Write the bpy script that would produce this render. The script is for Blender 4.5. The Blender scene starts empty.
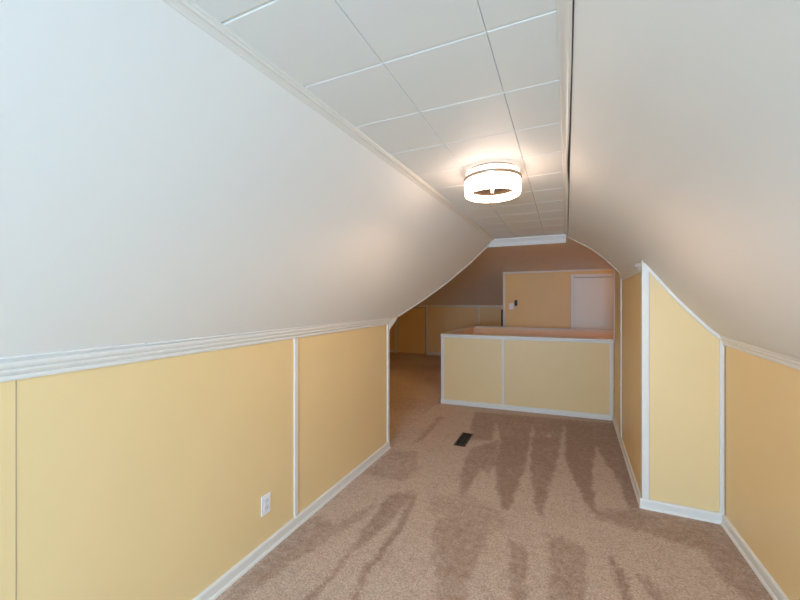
import bpy, bmesh, math, random
from mathutils import Vector as V
random.seed(4)
D = bpy.data; SC = bpy.context.scene; COL = SC.collection
LAMP_C, LAMP_S = (1.0, .70, .52), 13.0
STAIR_C, STAIR_S = (1.0, .48, .18), 13.0  # unseen fill lamp added over the stairs
SPOT_C, SPOT_E = (1.0, .64, .40), 21.0
LEFT_C, LEFT_S = (1.0, .66, .20), 37.0  # unseen fill lamp added in the left arm of the attic
DAY_C, DAY_E = (.40, .68, 1.0), 250
WX = (-.75, .45)
H = 1.5                                   # eye height of the photographer

# ------------------------------------------------------------ materials
def mat(name, col, rough=0.6, metal=0.0, noise=0.0, nscale=8.0, bump=0.0, bscale=200.0, spec=0.5):
    m = D.materials.new(name); m.use_nodes = True
    nt = m.node_tree; b = nt.nodes['Principled BSDF']
    b.inputs['Base Color'].default_value = (*col, 1)
    b.inputs['Roughness'].default_value = rough
    b.inputs['Metallic'].default_value = metal
    b.inputs['Specular IOR Level'].default_value = spec
    tc = nt.nodes.new('ShaderNodeTexCoord')
    if noise:
        n = nt.nodes.new('ShaderNodeTexNoise'); n.inputs['Scale'].default_value = nscale; n.inputs['Detail'].default_value = 4
        mx = nt.nodes.new('ShaderNodeMix'); mx.data_type = 'RGBA'
        mx.inputs[6].default_value = (*[c * (1 - noise) for c in col], 1)
        mx.inputs[7].default_value = (*[min(1, c * (1 + noise)) for c in col], 1)
        nt.links.new(tc.outputs['Object'], n.inputs['Vector'])
        nt.links.new(n.outputs['Fac'], mx.inputs[0]); nt.links.new(mx.outputs[2], b.inputs['Base Color'])
    if bump:
        n2 = nt.nodes.new('ShaderNodeTexNoise'); n2.inputs['Scale'].default_value = bscale
        bp = nt.nodes.new('ShaderNodeBump'); bp.inputs['Strength'].default_value = bump; bp.inputs['Distance'].default_value = .002
        nt.links.new(tc.outputs['Object'], n2.inputs['Vector'])
        nt.links.new(n2.outputs['Fac'], bp.inputs['Height']); nt.links.new(bp.outputs['Normal'], b.inputs['Normal'])
    return m

M = {}
M['yellow'] = mat('yellow_paint', (.80, .60, .31), .45, noise=.03, nscale=3, bump=.08, bscale=60)
M['white_trim'] = mat('white_trim_paint', (.74, .72, .68), .4, noise=.02, nscale=20)
M['plaster'] = mat('white_plaster_paint', (.78, .77, .75), .6, noise=.015, nscale=2, bump=.1, bscale=30)
M['tile'] = mat('white_ceiling_tile', (.74, .75, .75), .55, noise=.01, nscale=6, bump=.1, bscale=90)
M['attic'] = mat('grey_attic_plaster', (.85, .79, .72), .8, noise=.04, nscale=2)
M['ochre'] = mat('ochre_yellow_paint', (.78, .53, .21), .45, noise=.03, nscale=3)
M['peach'] = mat('peach_paint', (.92, .72, .52), .5, noise=.02)
M['door'] = mat('white_door_paint', (.76, .75, .68), .4, noise=.01)
M['plastic'] = mat('white_plastic', (.82, .82, .84), .3)
M['slot'] = mat('dark_slot', (.03, .03, .03), .5)
M['vent'] = mat('dark_brown_vent_metal', (.018, .013, .009), .45, metal=.3)
M['pit'] = mat('black_duct', (.004, .004, .004), .9)
M['nickel'] = mat('brushed_nickel', (.42, .34, .25), .35, metal=.9)
M['dark'] = mat('black_paint', (.02, .018, .016), .5)
M['ext'] = mat('outer_boarding', (.5, .5, .48), .9)
m = D.materials.new('window_glass'); m.use_nodes = True; nt = m.node_tree
tr = nt.nodes.new('ShaderNodeBsdfTransparent'); gl = nt.nodes.new('ShaderNodeBsdfGlossy'); gl.inputs['Roughness'].default_value = .02
ms = nt.nodes.new('ShaderNodeMixShader'); ms.inputs[0].default_value = .06
nt.links.new(tr.outputs[0], ms.inputs[1]); nt.links.new(gl.outputs[0], ms.inputs[2]); nt.links.new(ms.outputs[0], nt.nodes['Material Output'].inputs['Surface'])
M['glass'] = m

m = D.materials.new('lit_opal_glass'); m.use_nodes = True
b = m.node_tree.nodes['Principled BSDF']
b.inputs['Base Color'].default_value = (.9, .88, .84, 1); b.inputs['Roughness'].default_value = .3
b.inputs['Emission Color'].default_value = (*LAMP_C, 1); b.inputs['Emission Strength'].default_value = LAMP_S
M['opal'] = m
m = m.copy(); m.name = 'lit_opal_collar'; m.node_tree.nodes['Principled BSDF'].inputs['Emission Strength'].default_value = LAMP_S * .16
M['opal_collar'] = m
m = m.copy(); m.name = 'stair_fill_globe'; m.node_tree.nodes['Principled BSDF'].inputs['Emission Strength'].default_value = STAIR_S
m.node_tree.nodes['Principled BSDF'].inputs['Emission Color'].default_value = (*STAIR_C, 1)
M['globe'] = m
m = m.copy(); m.name = 'amber_fill_globe'; m.node_tree.nodes['Principled BSDF'].inputs['Emission Strength'].default_value = LEFT_S
m.node_tree.nodes['Principled BSDF'].inputs['Emission Color'].default_value = (*LEFT_C, 1)
M['globe_amber'] = m

# carpet: pile with brushed-over (vacuumed) marks kept in a vertex attribute
m = D.materials.new('brown_cut_pile_carpet'); m.use_nodes = True
nt = m.node_tree; b = nt.nodes['Principled BSDF']; L = nt.links.new
b.inputs['Roughness'].default_value = .95; b.inputs['Specular IOR Level'].default_value = .1
b.inputs['Sheen Weight'].default_value = .2; b.inputs['Sheen Roughness'].default_value = .5
tc = nt.nodes.new('ShaderNodeTexCoord')
at = nt.nodes.new('ShaderNodeAttribute'); at.attribute_name = 'pile'
def noise(sc, det=3, rough=.6):
    n = nt.nodes.new('ShaderNodeTexNoise'); n.inputs['Scale'].default_value = sc
    n.inputs['Detail'].default_value = det; n.inputs['Roughness'].default_value = rough
    L(tc.outputs['Object'], n.inputs['Vector']); return n
def mth(op, a, c, clamp=False):
    n = nt.nodes.new('ShaderNodeMath'); n.operation = op; n.use_clamp = clamp
    for i, x in enumerate((a, c)):
        if isinstance(x, (int, float)): n.inputs[i].default_value = x
        else: L(x, n.inputs[i])
    return n.outputs[0]
nm = noise(22, 4, .7); nb = noise(4.5, 3)
f = mth('ADD', at.outputs['Fac'], mth('MULTIPLY', mth('SUBTRACT', nm.outputs['Fac'], .5), 1.7))
f = mth('ADD', f, mth('MULTIPLY', mth('SUBTRACT', nb.outputs['Fac'], .5), .55), True)
mx = nt.nodes.new('ShaderNodeMix'); mx.data_type = 'RGBA'
mx.inputs[6].default_value = (.60, .45, .35, 1); mx.inputs[7].default_value = (.335, .21, .142, 1)
L(f, mx.inputs[0])
nf = noise(85, 4, .8)
mx2 = nt.nodes.new('ShaderNodeMix'); mx2.data_type = 'RGBA'; mx2.blend_type = 'MULTIPLY'
rmp = nt.nodes.new('ShaderNodeMapRange'); rmp.inputs[1].default_value = .33; rmp.inputs[2].default_value = .67
rmp.inputs[3].default_value = .55; rmp.inputs[4].default_value = 1.3
L(nf.outputs['Fac'], rmp.inputs[0]); cmb = nt.nodes.new('ShaderNodeCombineColor')
for i in range(3): L(rmp.outputs[0], cmb.inputs[i])
mx2.inputs[0].default_value = 1
L(mx.outputs[2], mx2.inputs[6]); L(cmb.outputs[0], mx2.inputs[7]); L(mx2.outputs[2], b.inputs['Base Color'])
bp = nt.nodes.new('ShaderNodeBump'); bp.inputs['Strength'].default_value = .8; bp.inputs['Distance'].default_value = .006
L(nf.outputs['Fac'], bp.inputs['Height']); L(bp.outputs['Normal'], b.inputs['Normal'])
M['carpet'] = m

# ------------------------------------------------------------ mesh helpers
def link(name, bm, material, parent=None, smooth=False):
    me = D.meshes.new(name)
    bmesh.ops.recalc_face_normals(bm, faces=bm.faces)
    bm.to_mesh(me); bm.free()
    for mm in (material if isinstance(material, list) else [material]): me.materials.append(mm)
    if smooth:
        for p in me.polygons: p.use_smooth = True
    o = D.objects.new(name, me); COL.objects.link(o)
    if parent: o.parent = parent
    return o
def struct(o): o['kind'] = 'structure'; return o
def thing(name, label, cat, loc=(0, 0, 0), rz=0, group=None):
    o = D.objects.new(name, None); COL.objects.link(o); o.location = loc; o.rotation_euler = (0, 0, rz)
    o.empty_display_size = .1
    o['label'] = label; o['category'] = cat
    if group: o['group'] = group
    return o
def slab(bm, pts, off, mi=0):
    """a polygon given thickness by the vector off"""
    off = V(off); a = [bm.verts.new(V(p)) for p in pts]; c = [bm.verts.new(V(p) + off) for p in pts]
    n = len(pts); fs = [bm.faces.new(a), bm.faces.new(c[::-1])]
    for i in range(n): fs.append(bm.faces.new((a[i], a[(i + 1) % n], c[(i + 1) % n], c[i])))
    for f in fs: f.material_index = mi
    return fs
def box(bm, x0, y0, z0, x1, y1, z1, bev=0):
    r = bmesh.ops.create_cube(bm, size=1)
    for v in r['verts']:
        v.co = V(((x0 + x1) / 2 + v.co.x * (x1 - x0), (y0 + y1) / 2 + v.co.y * (y1 - y0), (z0 + z1) / 2 + v.co.z * (z1 - z0)))
    if bev: bmesh.ops.bevel(bm, geom=list({e for v in r['verts'] for e in v.link_edges}), offset=bev, segments=2, affect='EDGES')
def sweep(bm, prof_a, prof_b):
    """a closed profile at one end joined to the same profile at the other"""
    a = [bm.verts.new(V(p)) for p in prof_a]; c = [bm.verts.new(V(p)) for p in prof_b]; n = len(a)
    for i in range(n): bm.faces.new((a[i], a[(i + 1) % n], c[(i + 1) % n], c[i]))
    bm.faces.new(a[::-1]); bm.faces.new(c)
def bar(bm, p0, p1, side, nrm, w, d, bev=.003):
    """strip from p0 to p1, width w along side (centred), standing d proud along nrm"""
    p0 = V(p0); p1 = V(p1); s = V(side).normalized() * w / 2; n = V(nrm).normalized(); q = V(side).normalized() * bev
    pr = [-s, -s + n * (d - bev), -s + q + n * d, s - q + n * d, s + n * (d - bev), s]
    sweep(bm, [p0 + x for x in pr], [p1 + x for x in pr])
def lathe(bm, prof, n=64, z0=0, closed=False):
    rings = []
    for r, z in prof:
        if r < 1e-6: rings.append([bm.verts.new((0, 0, z + z0))])
        else: rings.append([bm.verts.new((r * math.cos(2 * math.pi * i / n), r * math.sin(2 * math.pi * i / n), z + z0)) for i in range(n)])
    pairs = list(zip(rings, rings[1:])) + ([(rings[-1], rings[0])] if closed else [])
    for A, B in pairs:
        for i in range(n):
            j = (i + 1) % n
            if len(A) == 1 and len(B) == 1: continue
            if len(A) == 1: bm.faces.new((A[0], B[i], B[j]))
            elif len(B) == 1: bm.faces.new((A[i], A[j], B[0]))
            else: bm.faces.new((A[i], A[j], B[j], B[i]))
NT = [0]
def trim(bm, material=None):
    NT[0] += 1
    return struct(link('trim_%d' % NT[0], bm, material or M['white_trim']))
def lerp(a, b, t): return a + (b - a) * t
def pw(tab, x):
    for (x0, y0), (x1, y1) in zip(tab, tab[1:]):
        if x <= x1: return y0 + (y1 - y0) * (x - x0) / (x1 - x0)
    return tab[-1][1]

# ------------------------------------------------------------ plan of the place
XL, XR = -1.615, .985                     # knee walls of the dormer room
YB = -2.7                                 # gable wall behind the photographer
YL = 3.275                                 # where the left knee wall stops
YP = 3.10                                 # face of the partition on the right
YA = 4.29                                 # where the dormer opens into the main attic
ZC = 2.20
YF = 9.30                                 # far knee wall
def XS(y): return .524 + (y - YP) * .028  # side wall of the partition
def xcl(y): return -.735 - .075 * ((4.28 - max(y, -.5)) / 3.78) ** 2       # left edge of the flat ceiling
XCR = -.015
def sh(y): return .009 + .0075 * max(y, 0)      # the right ceiling edge runs a little out of true
def zr(y): return 1.245 + .035 * (max(y, 0) - YP)   # top of right knee wall

def cut(o): return struct(o)

# floor ---------------------------------------------------------------
C24, S24 = math.cos(math.atan(163 / 360)), math.sin(math.atan(163 / 360))
def fl(u, v):
    """floor point seen along a measured sight line of the survey photograph"""
    a = (u - 400) / 360; s = H * 360 / (v - 300)
    return ((-S24 + a * C24) * s, (C24 + a * S24) * s)
def c1(P): return [fl(200 + x / 3.636, 440 + y / 3.636) for x, y in P]
def c2(P): return [fl(400 + x / 3.75, 440 + y / 3.75) for x, y in P]
def c3(P): return [fl(560 + x / 3.335, 420 + y / 3.335) for x, y in P]
def c4(P): return [fl(385 + x / 3.333, 345 + y / 3.333) for x, y in P]
marks = [
 (.75, c2([(265,30),(370,0),(360,90),(330,130),(300,110),(265,170),(240,215),(225,190),(230,110)])),
 (.9, c2([(380,-10),(490,-10),(470,100),(440,180),(410,260),(385,260),(365,190),(358,100)])),
 (.85, c2([(495,-10),(605,-10),(590,80),(560,180),(530,290),(510,270),(495,160),(488,100)])),
 (.95, c2([(620,-10),(722,-10),(722,150),(740,300),(690,220),(650,140),(620,70)])),
 (.6, c2([(545,340),(600,370),(700,400),(690,650),(560,650),(560,430)])),
 (.6, c2([(410,370),(480,400),(470,650),(408,650)])),
 (.6, c2([(130,300),(200,280),(330,340),(310,420),(260,520),(240,650),(130,650),(140,450),(115,460)])),
 (.42, c2([(120,210),(260,200),(380,270),(420,330),(340,350),(200,285),(110,270)])),
 (.35, c2([(0,200),(60,190),(40,300),(0,330)])),
 (.55, c1([(330,330),(430,270),(500,310),(560,270),(650,220),(600,280),(520,330),(440,380),(330,450),(200,550),(130,600),(60,600),(180,480)])),
 (.7, c1([(690,195),(775,190),(740,240),(700,290),(640,350),(560,400),(520,460),(400,600),(360,600),(480,480),(540,400),(570,360),(620,290)])),
 (.8, c1([(535,600),(590,480),(680,360),(740,270),(775,195),(790,200),(750,300),(690,390),(620,470),(570,580)])),
 (.5, c1([(600,120),(690,40),(790,40),(790,110),(740,150),(650,140)])),
 (.95, c3([(20,10),(110,20),(120,110),(100,180),(120,290),(75,250),(40,160),(20,130)])),
 (.9, c3([(110,20),(180,10),(205,90),(270,290),(230,300),(200,210),(130,110)])),
 (.7, c3([(270,300),(540,345),(600,420),(720,600),(640,610),(540,530),(480,440),(300,380),(130,330),(100,300)])),
 (.75, c3([(170,440),(230,540),(250,620),(220,620),(160,470)])),
 (.7, c3([(240,500),(290,520),(370,620),(320,620)])),
 (.6, c3([(0,380),(80,430),(85,640),(0,640)])),
 (.8, c4([(300,222),(775,262),(775,340),(612,335),(598,265),(585,320),(560,318),(545,290),(530,320),(505,320),(492,262),(478,325),(385,318),(372,255),(355,318),(290,318),(285,270)])),
 (.6, c4([(90,330),(180,235),(200,240),(120,320)])),
 (.7, c4([(10,40),(185,40),(188,195),(60,230),(10,260)])),
]
boxes = [(min(p[0] for p in P), max(p[0] for p in P), min(p[1] for p in P), max(p[1] for p in P)) for _, P in marks]
def inside(P, x, y):
    c = False; j = len(P) - 1
    for i in range(len(P)):
        if (P[i][1] > y) != (P[j][1] > y) and x < (P[j][0] - P[i][0]) * (y - P[i][1]) / (P[j][1] - P[i][1]) + P[i][0]: c = not c
        j = i
    return c
def grid_floor(bm, x0, x1, y0, y1, st, fine):
    nx = max(1, round((x1 - x0) / st)); ny = max(1, round((y1 - y0) / st))
    val = {}; vs = [[None] * (ny + 1) for _ in range(nx + 1)]
    for i in range(nx + 1):
        for j in range(ny + 1):
            x = lerp(x0, x1, i / nx); y = lerp(y0, y1, j / ny)
            f = .12
            if fine:
                tot = 0
                for _ in range(5):
                    jx = x + .006 * math.sin(y * 23 + x * 7) + random.gauss(0, .009); jy = y + random.gauss(0, .022); g_ = .12
                    for (w, P), B in zip(marks, boxes):
                        if w > g_ and B[0] < jx < B[1] and B[2] < jy < B[3] and inside(P, jx, jy): g_ = w
                    tot += g_
                f = tot / 5
            else:
                f = .45 + .35 * math.sin(x * 3 + math.sin(y * 2.1) * 1.4) * math.sin(y * 1.7 + x)
            v = bm.verts.new((x, y, 0)); vs[i][j] = v; v[pile] = f
    for i in range(nx):
        for j in range(ny): bm.faces.new((vs[i][j], vs[i + 1][j], vs[i + 1][j + 1], vs[i][j + 1]))
bm = bmesh.new(); pile = bm.verts.layers.float.new('pile')
grid_floor(bm, XL - .05, XR + .05, YB, 5.10, .0135, True)
grid_floor(bm, XL, XR + .05, 5.10, 5.20, .05, False)
grid_floor(bm, -5.6, XL - .05, 3.2, 5.10, .05, False)
grid_floor(bm, XR + .05, 1.75, 5.0, 5.10, .05, False)
grid_floor(bm, -5.6, -1.60, 5.10, YF + .05, .05, False)
grid_floor(bm, -1.60, 1.75, 6.80, YF + .05, .05, False)
grid_floor(bm, .75, 1.75, 5.10, 6.80, .05, False)
floor = link('floor', bm, M['carpet']); struct(floor)
for p in floor.data.polygons: p.use_smooth = False

# left knee wall -------------------------------------------------------
bm = bmesh.new(); w = -.10
slab(bm, [(XL, YB, 0), (XL, YL, 0), (XL, YL, 1.30), (XL, YB, 1.30)], (w, 0, 0))
wl = struct(link('wall_left', bm, M['yellow']))
# hairline joint between two hardboard sheets near the photographer
bm = bmesh.new()
a = (16 - 400) / 360; t = XL / (-S24 + a * C24); yj = (C24 + a * S24) * t
box(bm, XL - .002, yj - .0015, .07, XL + .0008, yj + .0015, 1.245)
trim(bm, mat('yellow_joint_filler', (.42, .36, .24), .8))
def yat(u, X):                             # distance along the room of a sight line meeting the plane x = X
    a = (u - 400) / 360; return (C24 + a * S24) * X / (-S24 + a * C24)
yb1 = yat(295.5, XL)
bm = bmesh.new(); bar(bm, (XL, yb1, .065), (XL, yb1, 1.245), (0, 1, 0), (1, 0, 0), .036, .009); trim(bm)
bm = bmesh.new(); bar(bm, (XL, YL - .016, .065), (XL, YL - .016, 1.26), (0, 1, 0), (1, 0, 0), .030, .012)
bar(bm, (XL + .006, YL - .002, 0), (XL + .006, YL - .002, 1.22), (1, 0, 0), (0, 1, 0), .012, .010, .002); trim(bm)

def baseboard(name, p0, p1, n, h=.068, d=.016):
    """baseboard with a rounded top edge and a small shoe"""
    n = V(n).normalized(); up = V((0, 0, 1)); pr = [(0, 0), (d + .010, 0), (d + .010, .006), (d + .006, .014), (d, .018), (d, h - .012), (d - .003, h - .004), (d - .009, h), (0, h)]
    bm = bmesh.new(); sweep(bm, [V(p0) + n * a + up * z for a, z in pr], [V(p1) + n * a + up * z for a, z in pr])
    return struct(link(name, bm, M['white_trim']))
baseboard('baseboard_left', (XL, YB, 0), (XL, YL + .012, 0), (1, 0, 0))
baseboard('baseboard_right', (XR, YB, 0), (XR, YP - .018, 0), (-1, 0, 0))
baseboard('baseboard_partition', (XS(YP) - .018, YP, 0), (XR, YP, 0), (0, -1, 0))
baseboard('baseboard_passage', (XS(YP), YP - .01, 0), (XS(5.18), 5.18, 0), (-1, .028, 0), h=.06, d=.012)

# crown along the left knee wall: three stepped mouldings
def crown_wall(bm, X, sx, y0, y1, zf, sc=1.0):
    pr = [(0, -.002), (.010, 0), (.013, .006), (.013, .013), (.009, .017), (.016, .021), (.022, .030), (.022, .035), (.018, .038), (.025, .043), (.029, .050), (.030, .057), (.027, .062), (0, .064)]
    sweep(bm, [(X + sx * a * sc, y0, zf(y0) + z) for a, z in pr], [(X + sx * a * sc, y1, zf(y1) + z) for a, z in pr])
bm = bmesh.new(); crown_wall(bm, XL, 1, YB, YL + .012, lambda y: 1.240 + .004 * y); trim(bm)
# thin uneven caulked ledge above that crown, broken in places
bm = bmesh.new(); y = YB
while y < YL:
    y2 = min(YL, y + random.uniform(.25, .8)); z = 1.318 + random.uniform(-.002, .002)
    bar(bm, (XL + .024, y, z), (XL + .024, y2 - .01, z + .002), (1, 0, .2), (.6, 0, -.6), .02, .006, .001); y = y2
trim(bm, M['plaster'])
bm = bmesh.new(); crown_wall(bm, XR, -1, YB, YP - .002, lambda y: zr(y) - .048, .75); trim(bm)

# slopes ---------------------------------------------------------------
val_l = [(0, 3.36), (.05, 3.42), (.25, 3.73), (.45, 3.96), (.7, 4.15), (1, 4.28)]   # where the left slope meets the main roof
bm = bmesh.new(); NTT, NY = 16, 24; g = []
for i in range(NTT + 1):
    t = i / NTT; ye = pw(val_l, t); row = []
    for j in range(NY + 1):
        y = lerp(YB, ye, j / NY); x = lerp(XL, xcl(y), t) + .012 * math.sin(math.pi * t); z = lerp(1.285, ZC, t)
        row.append(bm.verts.new((x, y, z)))
    g.append(row)
faces = [bm.faces.new((g[i][j], g[i + 1][j], g[i + 1][j + 1], g[i][j + 1])) for i in range(NTT) for j in range(NY)]
r = bmesh.ops.extrude_face_region(bm, geom=faces)
for v in [v for v in r['geom'] if isinstance(v, bmesh.types.BMVert)]: v.co += V((-.07, 0, .07))
struct(link('ceiling_slope_left', bm, M['plaster']))
# bead along the edge of the left slope and the small knee brace under it
bm = bmesh.new(); pts = []
for t, ye in val_l[1:]: pts.append(V((lerp(XL, xcl(ye), t) + .012 * math.sin(math.pi * t), ye, lerp(1.285, ZC, t))))
for a, c in zip(pts, pts[1:]):
    bar(bm, a, c, (c - a).cross(V((1, 0, -1))), (1, 0, -1), .018, .007, .002)
trim(bm, M['white_trim'])
bm = bmesh.new()
slab(bm, [(XL + .002, YL + .002, 1.20), (XL + .002, YL + .002, 1.30), (XL + .02, YL + .14, 1.322), (XL + .02, YL + .11, 1.285)], (.014, 0, 0)); trim(bm)

prof_r = [(XCR, 2.20), (.0125, 2.181), (.258, 2.038), (.40, 1.922), (.50, 1.815), (.60, 1.685), (.715, 1.530), (.83, 1.395), (.937, 1.280), (XR, 1.245)]
def zslope(x): return pw(prof_r, x)
# smooth the profile a little
def fine(tab, n=5):
    xs = [lerp(tab[0][0], tab[-1][0], i / 40) for i in range(41)]; out = []
    for x in xs:
        q = [pw(tab, min(max(x + d, tab[0][0]), tab[-1][0])) for d in (-.03, -.015, 0, .015, .03)]
        out.append((x, sum(q) / 5 if tab[0][0] + .09 < x < tab[-1][0] - .03 else pw(tab, x)))
    return out
PR = fine(prof_r)
bm = bmesh.new(); NY = 30; g = []
for x, z in PR:
    row = []
    for j in range(NY + 1):
        y = lerp(YB, YP + .02, j / NY); k = max(0, (x - .56) / (XR - .56))
        row.append(bm.verts.new((x + sh(y) * max(0, 1 - (x - XCR) / .45), y, z + k * (zr(y) - zr(YP)))))
    g.append(row)
faces = [bm.faces.new((g[i][j], g[i + 1][j], g[i + 1][j + 1], g[i][j + 1])) for i in range(len(PR) - 1) for j in range(NY)]
PA = [p for p in PR if p[0] < .575]
h = [[bm.verts.new((x + sh(y) * max(0, 1 - (x - XCR) / .45), y, z)) for y in (YP + .02, YA)] for x, z in PA]
faces += [bm.faces.new((h[i][0], h[i + 1][0], h[i + 1][1], h[i][1])) for i in range(len(PA) - 1)]
bmesh.ops.remove_doubles(bm, verts=bm.verts, dist=.0005)
r = bmesh.ops.extrude_face_region(bm, geom=list(bm.faces))
for v in [v for v in r['geom'] if isinstance(v, bmesh.types.BMVert)]: v.co += V((.07, 0, .07))
struct(link('ceiling_slope_right', bm, M['plaster'], smooth=False))
bm = bmesh.new()
for (x0, z0), (x1, z1) in zip(PA, PA[1:]):
    q0, q1 = [x + sh(YA) * max(0, 1 - (x - XCR) / .45) for x in (x0, x1)]
    bar(bm, (q0, YA - .006, z0), (q1 + .002, YA - .006, z1), (0, 1, 0), (-(z0 - z1), 0, -(x1 - x0)), .014, .005, .001)
trim(bm, M['plaster'])

# flat ceiling of square tiles ---------------------------------------
bm = bmesh.new()
xs = [-1.15, -.79, -.485, -.182, .09]; ys = [.039 + .303 * k for k in range(-9, 15)]
ys = [YB] + [y for y in ys if YB + .05 < y < 4.2] + [4.30]
def tile(x0, x1, y0, y1, gx=.0015, gy=.0042, dp=.005):
    o = [bm.verts.new(p) for p in ((x0, y0, ZC + dp), (x1, y0, ZC + dp), (x1, y1, ZC + dp), (x0, y1, ZC + dp))]
    n = [bm.verts.new(p) for p in ((x0 + gx, y0 + gy, ZC), (x1 - gx, y0 + gy, ZC), (x1 - gx, y1 - gy, ZC), (x0 + gx, y1 - gy, ZC))]
    bm.faces.new(n)
    for i in range(4): bm.faces.new((o[i], o[(i + 1) % 4], n[(i + 1) % 4], n[i]))
for x0, x1 in zip(xs, xs[1:]):
    for y0, y1 in zip(ys, ys[1:]): tile(x0, x1, y0, y1)
slab(bm, [(-1.2, YB, ZC + .006), (XCR + .02, YB, ZC + .006), (XCR + .02, 4.30, ZC + .006), (-1.2, 4.30, ZC + .006)], (0, 0, .06))
struct(link('ceiling', bm, M['tile']))
# crowns beside the tiles
bm = bmesh.new()
pl = [(-.006, ZC - .021), (.000, ZC - .023), (.006, ZC - .018), (.014, ZC - .013), (.022, ZC - .013), (.026, ZC - .008), (.030, ZC - .007), (.033, ZC), (-.006, ZC)]
for k in range(24):
    ya, yb_ = lerp(YB, 4.29, k / 24), lerp(YB, 4.29, (k + 1) / 24)
    sweep(bm, [(xcl(ya) - .015 + a, ya, z) for a, z in pl], [(xcl(yb_) - .015 + a, yb_, z) for a, z in pl])
bmesh.ops.remove_doubles(bm, verts=bm.verts, dist=.00005)
trim(bm)
bm = bmesh.new(); N = 60; rows = []
pr_ = [(.0068, 2.180), (.002, 2.178), (-.001, 2.182), (-.006, 2.184), (-.009, 2.190), (-.017, 2.191), (-.020, 2.1995), (-.018, 2.1998), (-.008, 2.196), (.0055, 2.184)]
for j in range(N + 1):
    y = lerp(YB, 4.29, j / N)
    wv = -.0042 - .0028 * math.sin(y * 2.3 + .6) ** 2 - (.006 if 1.1 < y < 2.9 else 0) * math.sin((y - 1.1) / 1.8 * math.pi) ** 2 * (.5 + .5 * math.sin(y * 7))
    sc_ = 1.55 - .11 * min(max(y, 0), 4)
    rows.append([bm.verts.new((.0068 + (a - .0068) * sc_ + (wv if a > -.0075 else 0) + .0018 + sh(y), y, z)) for a, z in pr_])
for A, B in zip(rows, rows[1:]):
    for i in range(len(pr_)): bm.faces.new((A[i], A[(i + 1) % len(pr_)], B[(i + 1) % len(pr_)], B[i]))
bm.faces.new(rows[0]); bm.faces.new(rows[-1][::-1]); trim(bm)
# dark strip painted in as the shade of the open joint beside that crown
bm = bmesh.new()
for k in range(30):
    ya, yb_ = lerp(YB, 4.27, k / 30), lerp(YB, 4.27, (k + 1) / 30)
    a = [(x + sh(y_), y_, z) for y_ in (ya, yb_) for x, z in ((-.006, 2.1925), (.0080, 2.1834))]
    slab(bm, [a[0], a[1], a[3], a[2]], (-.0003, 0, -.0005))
trim(bm, mat('joint_shade', (.09, .085, .08), .9))
# header moulding at the end of the tiles
bm = bmesh.new()
pr = [(0, ZC + .003), (0, ZC - .082), (-.008, ZC - .082), (-.012, ZC - .074), (-.020, ZC - .066), (-.034, ZC - .042), (-.056, ZC - .020), (-.066, ZC - .014), (-.070, ZC + .003)]
sweep(bm, [(xcl(4.28) - .07, 4.28 + a, z) for i, (a, z) in enumerate(pr)], [(.03, 4.28 + a, z) for a, z in pr]); 
trim(bm, M['plaster'])

# right knee wall and partition ---------------------------------------
bm = bmesh.new(); slab(bm, [(XR, YB, 0), (XR, YP, 0), (XR, YP, zr(YP) + .02), (XR, 0, zr(0) + .02), (XR, YB, zr(0) + .02)], (.1, 0, 0)); struct(link('wall_right', bm, M['yellow']))
top = [(x, z + .01) for x, z in PR if x > XS(YP) + .01]
bm = bmesh.new()
slab(bm, [(XS(YP), YP, 0), (XR + .02, YP, 0)] + [(x, YP, z) for x, z in reversed(top)] + [(XS(YP), YP, zslope(XS(YP)) + .01)], (0, .06, 0))
struct(link('wall_partition', bm, M['yellow']))
bm = bmesh.new(); zt = zslope(.55) + .02
slab(bm, [(XS(YP), YP + .001, 0), (XS(YA), YA, 0), (XS(YA), YA, zt), (XS(YP), YP + .001, zt)], (.08, 0, 0))
slab(bm, [(XS(YA), YA, 0), (XS(5.2), 5.2, 0), (XS(5.2), 5.2, ZC), (XS(YA), YA, ZC)], (.08, 0, 0))
struct(link('wall_passage', bm, M['yellow']))
# corner board, right-hand board, sloping cove and passage cove
bm = bmesh.new(); zc_ = zslope(.531)
bar(bm, (XS(YP) + .017, YP, .065), (XS(YP) + .017, YP, zc_ - .012), (1, 0, 0), (0, -1, 0), .046, .011)
bar(bm, (XS(YP), YP + .004, .02), (XS(YP), YP + .004, zc_ + .02), (0, 1, 0), (-1, 0, 0), .028, .006); trim(bm)
bm = bmesh.new(); bar(bm, (XR - .013, YP, .065), (XR - .013, YP, 1.225), (1, 0, 0), (0, -1, 0), .024, .012)
trim(bm)
bm = bmesh.new(); bar(bm, (XR, YP - .030, .065), (XR, YP - .030, 1.215), (0, 1, 0), (-1, 0, 0), .005, .001, .0002)
trim(bm, mat('shrinkage_gap', (.10, .06, .03), .9))
bm = bmesh.new(); q = [(x, z) for x, z in PR if x > .575]; q = [(XS(YP) + .02, zslope(XS(YP) + .02))] + q
for (x0, z0), (x1, z1) in zip(q, q[1:]):
    s = V((z1 - z0, 0, -(x1 - x0))).normalized() * .011
    bar(bm, V((x0, YP, z0)) - V((0, 0, .013)), V((x1 + .001, YP, z1)) - V((0, 0, .013)), (z0 - z1, 0, x1 - x0), (0, -1, 0), .022, .012, .002)
trim(bm)
bm = bmesh.new(); z0 = zslope(.54)
pr = [(0, -.060), (-.008, -.060), (-.010, -.05), (-.006, -.044), (-.014, -.032), (-.020, -.020), (-.030, -.012), (-.034, .010), (0, .012)]
sweep(bm, [(XS(YP) + a * .1, YP + .004, z0 + z) for a, z in pr], [(XS(YP) + a, YP + .10, z0 + z) for a, z in pr])
sweep(bm, [(XS(YP) + a, YP + .10, z0 + z) for a, z in pr], [(XS(4.32) + a, 4.32, z0 + z) for a, z in pr]); trim(bm)
yb = 4.42
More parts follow.
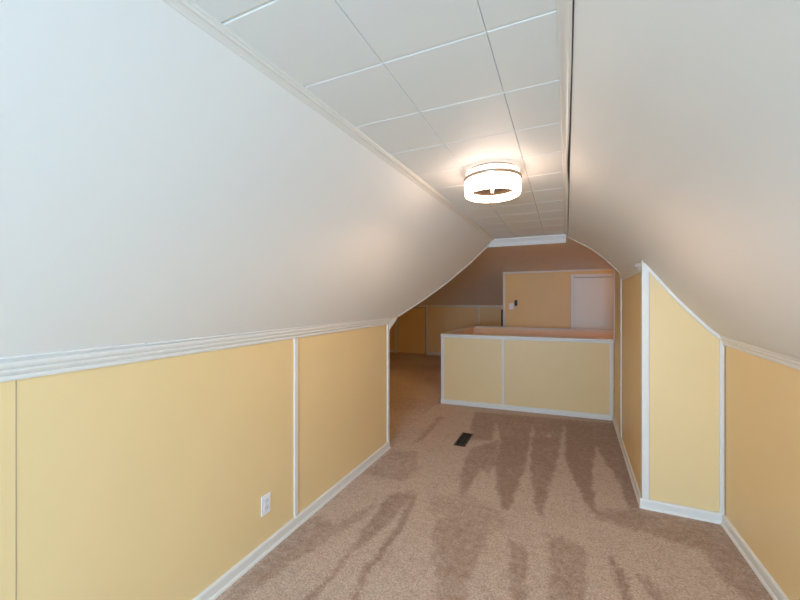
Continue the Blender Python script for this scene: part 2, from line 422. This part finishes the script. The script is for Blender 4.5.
bm = bmesh.new(); bar(bm, (XS(yb), yb, .06), (XS(yb), yb, 1.93), (0, 1, 0), (-1, 0, 0), .04, .010); trim(bm)
bm = bmesh.new(); bar(bm, (XS(5.18), 5.165, 1.0), (XS(5.18), 5.165, ZC - .01), (0, 1, 0), (-1, 0, 0), .05, .008); trim(bm)
# hair crack with lifted caulk at the right cove
# stairwell half wall --------------------------------------------------
A = V((-1.612, 5.03, 0)); B = V((.578, 5.19, 0)); dr = (B - A).normalized(); nn = V((dr.y, -dr.x, 0)); hh = .985; th = .10
def hw(p0, p1, off, h0=0, h1=hh, name='wall', mats=None):
    bm = bmesh.new(); p0 = V(p0); p1 = V(p1); u = V((0, 0, 1))
    slab(bm, [p0 + u * h0, p1 + u * h0, p1 + u * h1, p0 + u * h1], off); return struct(link(name, bm, mats or M['yellow']))
Yk = 6.78
hw(A, B, -nn * .05, name='wall_stairwell_front')
hw(A - nn * .05 + dr * .0, B - nn * .05, -nn * .05, name='wall_stairwell_front_lining', h0=-.0, mats=M['peach'])
hw((A.x, A.y + .101, 0), (A.x, Yk, 0), (.035, 0, 0), name='wall_stairwell_left')
hw((A.x + .035, A.y + .106, 0), (A.x + .035, Yk, 0), (.035, 0, 0), name='wall_stairwell_left_lining', mats=M['peach'])
hw((A.x, Yk, 0), (.75, Yk, 0), (0, .05, 0), name='wall_stairwell_back_lining', mats=M['peach'])
hw((A.x, Yk + .05, 0), (.75, Yk + .05, 0), (0, .05, 0), name='wall_stairwell_back')
# shaft going down, with stairs
M['shaft'] = M['peach']
hw((A.x + .0, 5.03, 0), (.75, 5.2, 0), (0, .1, 0), -2.7, -.001, 'wall_shaft_front', M['shaft'])
hw((A.x, Yk, 0), (1.75, Yk, 0), (0, .1, 0), -2.7, -.001, 'wall_shaft_back', M['shaft'])
hw((A.x, 5.14, 0), (A.x, Yk, 0), (.1, 0, 0), -2.7, -.001, 'wall_shaft_left', M['shaft'])
bm = bmesh.new(); n = 11
for i in range(n):
    x1 = .75 - i * .205; z = -.2 * (i + 1)
    box(bm, x1 - .205 - .02, 5.302, z - .2, x1, Yk - .001, z, .004)
st = struct(link('floor_stair', bm, M['carpet']))
bm = bmesh.new(); box(bm, A.x - .1, 5.0, -2.80, 1.8, Yk + .2, -2.7); struct(link('floor_lower', bm, M['carpet']))
hw((.75, 5.1, 0), (.75, Yk, 0), (.05, 0, 0), -2.7, -.01, 'wall_shaft_right', M['shaft'])
# cap and trims of the half wall
def cap(bm, p0, p1, side, over=.012, t=.022, th=.10):
    p0 = V(p0); p1 = V(p1); s = V(side)
    w = th / 2 + over; c0 = p0 + s * (th / 2); c1_ = p1 + s * (th / 2)
    bar(bm, c0 + V((0, 0, hh)), c1_ + V((0, 0, hh)), s, (0, 0, 1), 2 * w, t, .004)
bm = bmesh.new()
cap(bm, A - dr * .012, B - dr * .002, -nn); cap(bm, (A.x, A.y + .105, 0), (A.x, Yk + .112, 0), (1, 0, 0), th=.07); cap(bm, (A.x + .11, Yk, 0), (.75, Yk, 0), (0, 1, 0))
trim(bm)
bm = bmesh.new(); bar(bm, A + nn * 0 + V((0, 0, hh - .014)), B - dr * .004 + V((0, 0, hh - .014)), (0, 0, 1), nn, .026, .012); trim(bm)
bm = bmesh.new(); bar(bm, A + dr * .018 + V((0, 0, .06)), A + dr * .018 + V((0, 0, hh - .027)), dr, nn, .036, .011)
bar(bm, A + V((0, .02, .0)), A + V((0, .02, hh)), (0, 1, 0), (-1, 0, 0), .04, .010); trim(bm)
bm = bmesh.new(); bar(bm, B - dr * .030 + V((0, 0, .06)), B - dr * .030 + V((0, 0, hh - .027)), dr, nn, .036, .011); trim(bm)
a = (503 - 400) / 360; d = V((-S24 + a * C24, C24 + a * S24, 0)); t = (A - V((0, 0, 0))).dot(nn) / d.dot(nn); P = d * t
bm = bmesh.new(); bar(bm, P + V((0, 0, .06)), P + V((0, 0, hh - .027)), dr, nn, .034, .009); trim(bm)
baseboard('baseboard_stairwell', A - dr * .01, B - dr * .022, nn, h=.062, d=.014)

# main attic -------------------------------------------------------------
EX = -5.5; RX = 1.7
bm = bmesh.new()     # flat ceiling and far slope
slab(bm, [(EX, 4.285, ZC), (RX, 4.285, ZC), (RX, 5.62, ZC), (EX, 5.62, ZC)], (0, 0, .08))
struct(link('ceiling_attic', bm, M['attic']))
ZK = 1.365
bm = bmesh.new(); cv = []            # the far slope leaves the flat ceiling in a soft curve
for k in range(17):
    t = k / 16; cv.append((5.6 * (1 - t) ** 2 + 7.0 * 2 * t * (1 - t) + 8.4 * t * t, ZC * (1 - t * t) + 1.692 * t * t))
cv.append((YF, ZK)); ra = [[bm.verts.new((x, y, z)) for x in (EX, RX)] for y, z in cv]
fs = [bm.faces.new((p[0], p[1], q[1], q[0])) for p, q in zip(ra, ra[1:])]
rr = bmesh.ops.extrude_face_region(bm, geom=fs)
for v in [v for v in rr['geom'] if isinstance(v, bmesh.types.BMVert)]: v.co += V((0, .01, .08))
far = struct(link('ceiling_slope_far', bm, M['attic'], smooth=True))
em = far.modifiers.new('edges', 'EDGE_SPLIT'); em.split_angle = math.radians(40)
bm = bmesh.new()     # near slope, meeting the dormer along its valley
vp = [(pts[0].x, pts[0].y, pts[0].z)] + [(p.x, p.y, p.z) for p in pts[1:]]
vp = [(XL, 3.33, 1.26)] + vp
for p, q_ in zip(vp, vp[1:]):
    slab(bm, [p, q_, (EX, q_[1], q_[2]), (EX, p[1], p[2])], (0, -.02, .06))
struct(link('ceiling_slope_near', bm, M['attic']))
bm = bmesh.new(); slab(bm, [(EX, 3.25, 0), (XL - .10, 3.25, 0), (XL - .10, 3.25, 1.28), (EX, 3.25, 1.28)], (0, .08, 0)); struct(link('wall_attic_near', bm, M['yellow']))
bm = bmesh.new(); slab(bm, [(EX, YF, 0), (RX, YF, 0), (RX, YF, ZK), (EX, YF, ZK)], (0, .1, 0)); struct(link('wall_far', bm, M['yellow']))
def gable(x, off, nm):
    bm = bmesh.new(); slab(bm, [(x, 3.2, 0), (x, YF, 0), (x, YF, ZK + .05), (x, 7.0, ZC + .05), (x, 4.2, ZC + .05), (x, 3.2, 1.4)], off); struct(link(nm, bm, M['yellow']))
gable(EX, (-.1, 0, 0), 'wall_attic_left')
bm = bmesh.new(); slab(bm, [(RX, 5.1, 0), (RX, YF, 0), (RX, YF, ZK + .05), (RX, 7.0, ZC + .05), (RX, 5.1, ZC + .05)], (.1, 0, 0)); struct(link('wall_attic_right', bm, M['yellow']))
bm = bmesh.new(); slab(bm, [(XS(5.1) + .08, 5.1, 0), (RX, 5.1, 0), (RX, 5.1, ZC), (XS(5.1) + .08, 5.1, ZC)], (0, .1, 0)); struct(link('wall_attic_inner', bm, M['yellow']))
# closet: yellow wall and white door facing us
YC = 7.20
def xat(u, Y): a = (u - 400) / 360; return Y * (-S24 + a * C24) / (C24 + a * S24)
def zat(u, v, Y): a = (u - 400) / 360; return H + (300 - v) / 360 * Y / (C24 + a * S24)
xc = xat(503.5, YC); zt = zat(503, 272.5, YC); xd = xat(570, YC)
dx0 = xat(574, YC); dx1 = dx0 + .76; dz = zat(590, 277, YC)
bm = bmesh.new()
slab(bm, [(xc, YC, 0), (dx0, YC, 0), (dx0, YC, dz), (dx1, YC, dz), (dx1, YC, 0), (RX, YC, 0), (RX, YC, zt + .02), (xc, YC, zt + .02)], (0, .08, 0))
slab(bm, [(xc, YC + .08, 0), (xc, YF, 0), (xc, YF, 1.38), (xc, 8.4, 1.70), (xc, YC + .08, zt + .02)], (.08, 0, 0))
struct(link('wall_closet', bm, M['ochre']))
bm = bmesh.new(); bar(bm, (xc - .012, YC, zt), (RX, YC, zt + .02), (0, 0, 1), (0, -1, 0), .055, .02); trim(bm)
bm = bmesh.new(); bar(bm, (xc + .014, YC, 0), (xc + .014, YC, zt - .028), (1, 0, 0), (0, -1, 0), .034, .012)
bar(bm, (xc, YC + .01, 0), (xc, YC + .01, zt - .028), (0, 1, 0), (-1, 0, 0), .04, .008); trim(bm)
bm = bmesh.new()
bar(bm, (dx0 - .025, YC, 0), (dx0 - .025, YC, dz + .05), (1, 0, 0), (0, -1, 0), .055, .018)
bar(bm, (dx1 + .025, YC, 0), (dx1 + .025, YC, dz + .05), (1, 0, 0), (0, -1, 0), .055, .018)
bar(bm, (dx0, YC, dz + .025), (dx1, YC, dz + .025), (0, 0, 1), (0, -1, 0), .055, .018); trim(bm)
bm = bmesh.new(); box(bm, dx0 + .004, YC + .022, .015, dx1 - .004, YC + .060, dz - .006, .003)
dr1 = struct(link('door_1', bm, M['door']))
bm = bmesh.new(); lathe(bm, [(0, 0), (.022, 0), (.022, .004), (.009, .006), (.009, .03), (.024, .038), (.026, .05), (.018, .058), (0, .06)], 20)
k = link('door_handle', bm, M['nickel'], dr1, True); k.location = (dx1 - .07, YC + .023, .95); k.rotation_euler = (math.pi / 2, 0, 0)
baseboard('baseboard_closet', (xc, YC, 0), (dx0 - .05, YC, 0), (0, -1, 0))

# far knee wall details
def xf(u): return xat(u, YF)
def fbar(u, z0, z1, w=.05, d=.012):
    bm = bmesh.new(); bar(bm, (xf(u), YF, z0), (xf(u), YF, z1), (1, 0, 0), (0, -1, 0), w, d); trim(bm)
bm = bmesh.new(); bar(bm, (EX, YF, ZK - .03), (xc, YF, ZK - .03), (0, 0, 1), (0, -1, 0), .05, .02); trim(bm, M['white_trim'])
fbar(479, .07, ZK - .055, .05)
da, db = xf(398), xf(426); dzt = 1.30
bm = bmesh.new()
bar(bm, (da - .04, YF, 0), (da - .04, YF, dzt + .05), (1, 0, 0), (0, -1, 0), .07, .022)
bar(bm, (db + .04, YF, 0), (db + .04, YF, dzt + .05), (1, 0, 0), (0, -1, 0), .07, .022)
bar(bm, (da, YF, dzt + .015), (db, YF, dzt + .015), (0, 0, 1), (0, -1, 0), .04, .022); trim(bm)
bm = bmesh.new(); box(bm, da + .006, YF - .014, .012, db - .012, YF - .001, dzt - .014, .002); dd = struct(link('door_2', bm, M['yellow']))
bm = bmesh.new(); box(bm, da, YF - .004, .004, db, YF - .0005, dzt - .002); trim(bm, M['slot'])
baseboard('baseboard_far', (db + .08, YF, 0), (xc, YF, 0), (0, -1, 0), h=.08)
baseboard('baseboard_attic', (EX, YF, 0), (da - .08, YF, 0), (0, -1, 0), h=.08)

# gable wall behind the photographer, with its window --------------------
wx0, wx1, wz0, wz1 = *WX, .75, 1.95
outl = [(XL - .02, 0), (XR + .02, 0), (XR + .02, zr(0) + .05), (.56, 1.83), (XCR, 2.26), (xcl(YB), 2.26), (XL - .02, 1.32)]
bm = bmesh.new()
slab(bm, [(XL - .02, YB, 0), (XR + .02, YB, 0), (XR + .02, YB, wz0), (XL - .02, YB, wz0)], (0, -.14, 0))
slab(bm, [(XL - .02, YB, wz0), (wx0, YB, wz0), (wx0, YB, 2.12), (XL - .02, YB, 1.32)], (0, -.14, 0))
slab(bm, [(wx1, YB, wz0), (XR + .02, YB, wz0), (XR + .02, YB, 1.25), (.56, YB, 1.83), (wx1, YB, 1.92)], (0, -.14, 0))
slab(bm, [(wx0, YB, wz1), (wx1, YB, wz1), (XCR, YB, 2.26), (-.93, YB, 2.26), (wx0, YB, 2.12)], (0, -.14, 0))
struct(link('wall_back', bm, M['yellow']))
wn = D.objects.new('window_1', None); COL.objects.link(wn); wn.location = (0, YB, 0); wn['kind'] = 'structure'
bm = bmesh.new()
for x0, z0, x1, z1 in ((wx0 - .07, wz0 - .06, wx0, wz1 + .06), (wx1, wz0 - .06, wx1 + .07, wz1 + .06), (wx0, wz1, wx1, wz1 + .07), (wx0, wz0 - .07, wx1, wz0)): box(bm, x0, 0, z0, x1, .018, z1, .003)
for x0, z0, x1, z1 in ((wx0, wz0, wx0 + .04, wz1), (wx1 - .04, wz0, wx1, wz1), (wx0, wz1 - .04, wx1, wz1), (wx0, wz0, wx1, wz0 + .04), (wx0, 1.33, wx1, 1.37)): box(bm, x0, -.09, z0, x1, -.05, z1, .003)
link('window_frame', bm, M['white_trim'], wn)
bm = bmesh.new(); box(bm, wx0 + .03, -.072, wz0 + .03, wx1 - .03, -.068, wz1 - .03); link('pane', bm, M['glass'], wn)
bm = bmesh.new(); box(bm, wx0 - .09, -.06, wz0 - .03, wx1 + .09, .05, wz0 - .005, .004); link('window_sill', bm, M['white_trim'], wn)

# ------------------------------------------------------------ things
# flush ceiling light
cx, cy = -.349, 1.985
L0 = thing('ceiling_light', 'round lit flush-mount ceiling light with opal glass drum and metal band on the tiled ceiling', 'ceiling light', (cx, cy, ZC))
bm = bmesh.new(); lathe(bm, [(0, 0), (.128, 0), (.130, -.004), (.128, -.010), (.120, -.014), (0, -.014)]); link('ceiling_plate', bm, M['nickel'], L0, True)
R = .147
bm = bmesh.new(); lathe(bm, [(R, -.052), (R, -.122), (R - .003, -.132), (R - .010, -.136), (R - .017, -.132), (R - .019, -.125), (R - .019, -.052)], 72, closed=True)
g1 = link('glass_drum', bm, M['opal'], L0, True)
bm = bmesh.new(); lathe(bm, [(R - .006, -.012), (R - .006, -.040), (R - .022, -.040), (R - .022, -.012)], 72, closed=True)
link('glass_collar', bm, M['opal_collar'], L0, True)
bm = bmesh.new(); lathe(bm, [(R + .004, -.040), (R + .006, -.042), (R + .006, -.054), (R + .004, -.056), (R - .02, -.056), (R - .02, -.040)], 72, closed=True)
link('metal_band', bm, M['nickel'], L0, True)
M['pan'] = mat('tan_metal_pan', (.05, .029, .010), .8, spec=.05)
bm = bmesh.new(); lathe(bm, [(0, -.098), (R - .021, -.098), (R - .021, -.094), (0, -.094)], 64); link('inner_pan', bm, M['pan'], L0, False)
bm = bmesh.new(); lathe(bm, [(.0, -.122), (.007, -.120), (.010, -.114), (.007, -.108), (.012, -.104), (.012, -.0985), (0, -.0985)], 24); link('finial', bm, M['plastic'], L0, True)

sp = D.lights.new('led_module', 'SPOT'); sp.energy = SPOT_E; sp.color = SPOT_C; sp.spot_size = math.radians(168); sp.spot_blend = .35; sp.shadow_soft_size = .04
so_ = D.objects.new('led_module', sp); COL.objects.link(so_); so_.location = (cx, cy, ZC - .128)

# two unseen globe lamps added to light the main attic, round the corner
def globe(label, x, y, m):
    L1 = thing('ceiling_light', label, 'ceiling light', (x, y, ZC))
    bm = bmesh.new(); lathe(bm, [(0, 0), (.07, 0), (.075, -.006), (.070, -.022), (.05, -.03), (0, -.03)], 32); link('ceiling_plate', bm, M['plastic'], L1, True)
    bm = bmesh.new(); lathe(bm, [(0, -.03)] + [(.11 * math.sin(math.radians(a)), -.125 + .11 * math.cos(math.radians(a))) for a in range(30, 180, 10)] + [(0, -.235)], 32); link('glass_globe', bm, m, L1, True)
globe('added unseen fill globe over the stairs, behind the yellow passage wall', 1.15, 5.95, M['globe'])
globe('added unseen amber fill globe in the left arm of the attic', -2.9, 5.2, M['globe_amber'])

# floor register
a0, a1, a2, a3 = fl(453.5, 445.5), fl(465, 447), fl(474, 434.5), fl(461.5, 433)
ctr = V(((a0[0] + a1[0] + a2[0] + a3[0]) / 4, (a0[1] + a1[1] + a2[1] + a3[1]) / 4, 0))
ang = math.atan2(((a3[1] + a2[1]) - (a0[1] + a1[1])), ((a3[0] + a2[0]) - (a0[0] + a1[0])))
ln = math.hypot(a3[0] - a0[0], a3[1] - a0[1]); wd = math.hypot(a1[0] - a0[0], a1[1] - a0[1])
print('VENT', a0, a1, a2, a3, ang, ln, wd)
R0 = thing('floor_vent', 'dark brown metal floor register set in the brown carpet before the half wall', 'vent', (ctr.x, ctr.y, .001), ang)
hx, hy = ln / 2, wd / 2
bm = bmesh.new()
for x0, y0, x1, y1 in ((-hx, -hy, hx, -hy + .014), (-hx, hy - .014, hx, hy), (-hx, -hy + .014, -hx + .016, hy - .014), (hx - .016, -hy + .014, hx, hy - .014)): box(bm, x0, y0, 0, x1, y1, .008, .002)
link('frame', bm, M['vent'], R0)
bm = bmesh.new(); nl = 14
for i in range(nl):
    x = lerp(-hx + .02, hx - .02, i / (nl - 1)); slab(bm, [(x - .003, -hy + .012, .001), (x - .003, hy - .012, .001), (x + .001, hy - .012, .0065), (x + .001, -hy + .012, .0065)], (.0015, 0, 0))
box(bm, -hx + .01, -.002, .001, hx - .01, .002, .0062); link('grille', bm, M['vent'], R0)
bm = bmesh.new(); box(bm, -hx + .010, -hy + .010, -.0005, hx - .010, hy - .010, .0006); link('duct_opening', bm, M['pit'], R0)

# wall outlet
yo = yat(265.5, XL); zo = H + (300 - 504) / 360 * (XL / (-S24 + (265.5 - 400) / 360 * C24))
O = thing('electrical_outlet', 'white duplex electrical outlet on the left yellow wall near the baseboard', 'outlet', (XL, yo, zo), -math.pi / 2)
def plate(parent, w=.070, h=.115, d=.006):
    bm = bmesh.new(); box(bm, -w / 2, 0, -h / 2, w / 2, d, h / 2, .0025); o = link('cover_plate', bm, M['plastic'], parent); return o
O.rotation_euler = (0, 0, -math.pi / 2)     # local +y looks to world +x
plate(O, .074, .118)
for s in (1, -1):
    bm = bmesh.new(); box(bm, -.017, .005, s * .020 - .0135, .017, .0085, s * .020 + .0135, .004)
    so = link('socket', bm, mat('outlet_face', (.70, .70, .76), .35) if s > 0 else D.materials['outlet_face'], O)
    for q_, hgt in ((-.0065, .009), (.0065, .007)):
        bm = bmesh.new(); box(bm, q_ - .0011, .0075, s * .020 + .002 - hgt / 2, q_ + .0011, .0088, s * .020 + .002 + hgt / 2); link('slot', bm, M['slot'], so)
bm = bmesh.new(); lathe(bm, [(0, 0), (.003, 0), (.003, .001), (0, .0014)], 14); s_ = link('screw', bm, M['nickel'], O); s_.location = (0, .006, 0); s_.rotation_euler = (-math.pi / 2, 0, 0)

# things on the closet wall
def on_closet(u, v): return (xat(u, YC), YC, zat(u, v, YC))
S = thing('light_switch', 'white light switch on the yellow closet wall beyond the half wall', 'light switch', on_closet(511.3, 306.3), math.pi)
plate(S, .085, .115)
bm = bmesh.new(); box(bm, -.005, .005, -.012, .005, .012, .012, .001); link('toggle', bm, M['plastic'], S)
T = thing('thermostat', 'small black thermostat beside the white switch on the yellow closet wall', 'thermostat', on_closet(516, 303), math.pi)
bm = bmesh.new(); box(bm, -.026, 0, -.055, .026, .022, .055, .004); link('housing', bm, M['dark'], T)
bm = bmesh.new(); box(bm, -.018, .021, .005, .018, .0235, .04, .001); link('display', bm, M['slot'], T)
p = (xat(502.6, YC + .02), YC + .02)
Z = thing('post', 'slim black post standing against the corner of the yellow closet wall', 'post', (p[0] - .01, p[1], 0))
bm = bmesh.new(); box(bm, -.017, -.017, .015, .017, .017, zat(502.6, 309.5, YC), .004); link('shaft', bm, M['dark'], Z)
bm = bmesh.new(); lathe(bm, [(0, .016), (.026, .016), (.03, .012), (.03, 0), (0, 0)], 20); link('foot', bm, M['dark'], Z)

# ------------------------------------------------------------ light
def area(name, loc, rot, sx, sy, power, col):
    l = D.lights.new(name, 'AREA'); l.shape = 'RECTANGLE'; l.size = sx; l.size_y = sy; l.energy = power; l.color = col
    o = D.objects.new(name, l); COL.objects.link(o); o.location = loc; o.rotation_euler = rot; return o
area('daylight_window', ((wx0 + wx1) / 2, YB - .20, (wz0 + wz1) / 2), (math.radians(90), 0, 0), wx1 - wx0, wz1 - wz0, DAY_E, DAY_C)
w = D.worlds.new('sky'); SC.world = w; w.use_nodes = True
w.node_tree.nodes['Background'].inputs[0].default_value = (.75, .87, 1, 1); w.node_tree.nodes['Background'].inputs[1].default_value = .3

# ------------------------------------------------------------ camera
cam = D.cameras.new('camera'); cam.lens = 360 / 800 * 36; cam.sensor_width = 36; cam.sensor_fit = 'HORIZONTAL'; cam.clip_start = .02
co = D.objects.new('camera', cam); COL.objects.link(co); co.location = (0, 0, H); co.rotation_euler = (math.radians(90), 0, math.atan(163 / 360))
SC.camera = co
vs = SC.view_settings; vs.view_transform = 'Standard'; vs.look = 'None'; vs.gamma = 1; vs.exposure = 0; vs.use_curve_mapping = False
SC.cycles.use_denoising = True; SC.cycles.max_bounces = 12; SC.cycles.diffuse_bounces = 8
SC.cycles.sample_clamp_indirect = 0
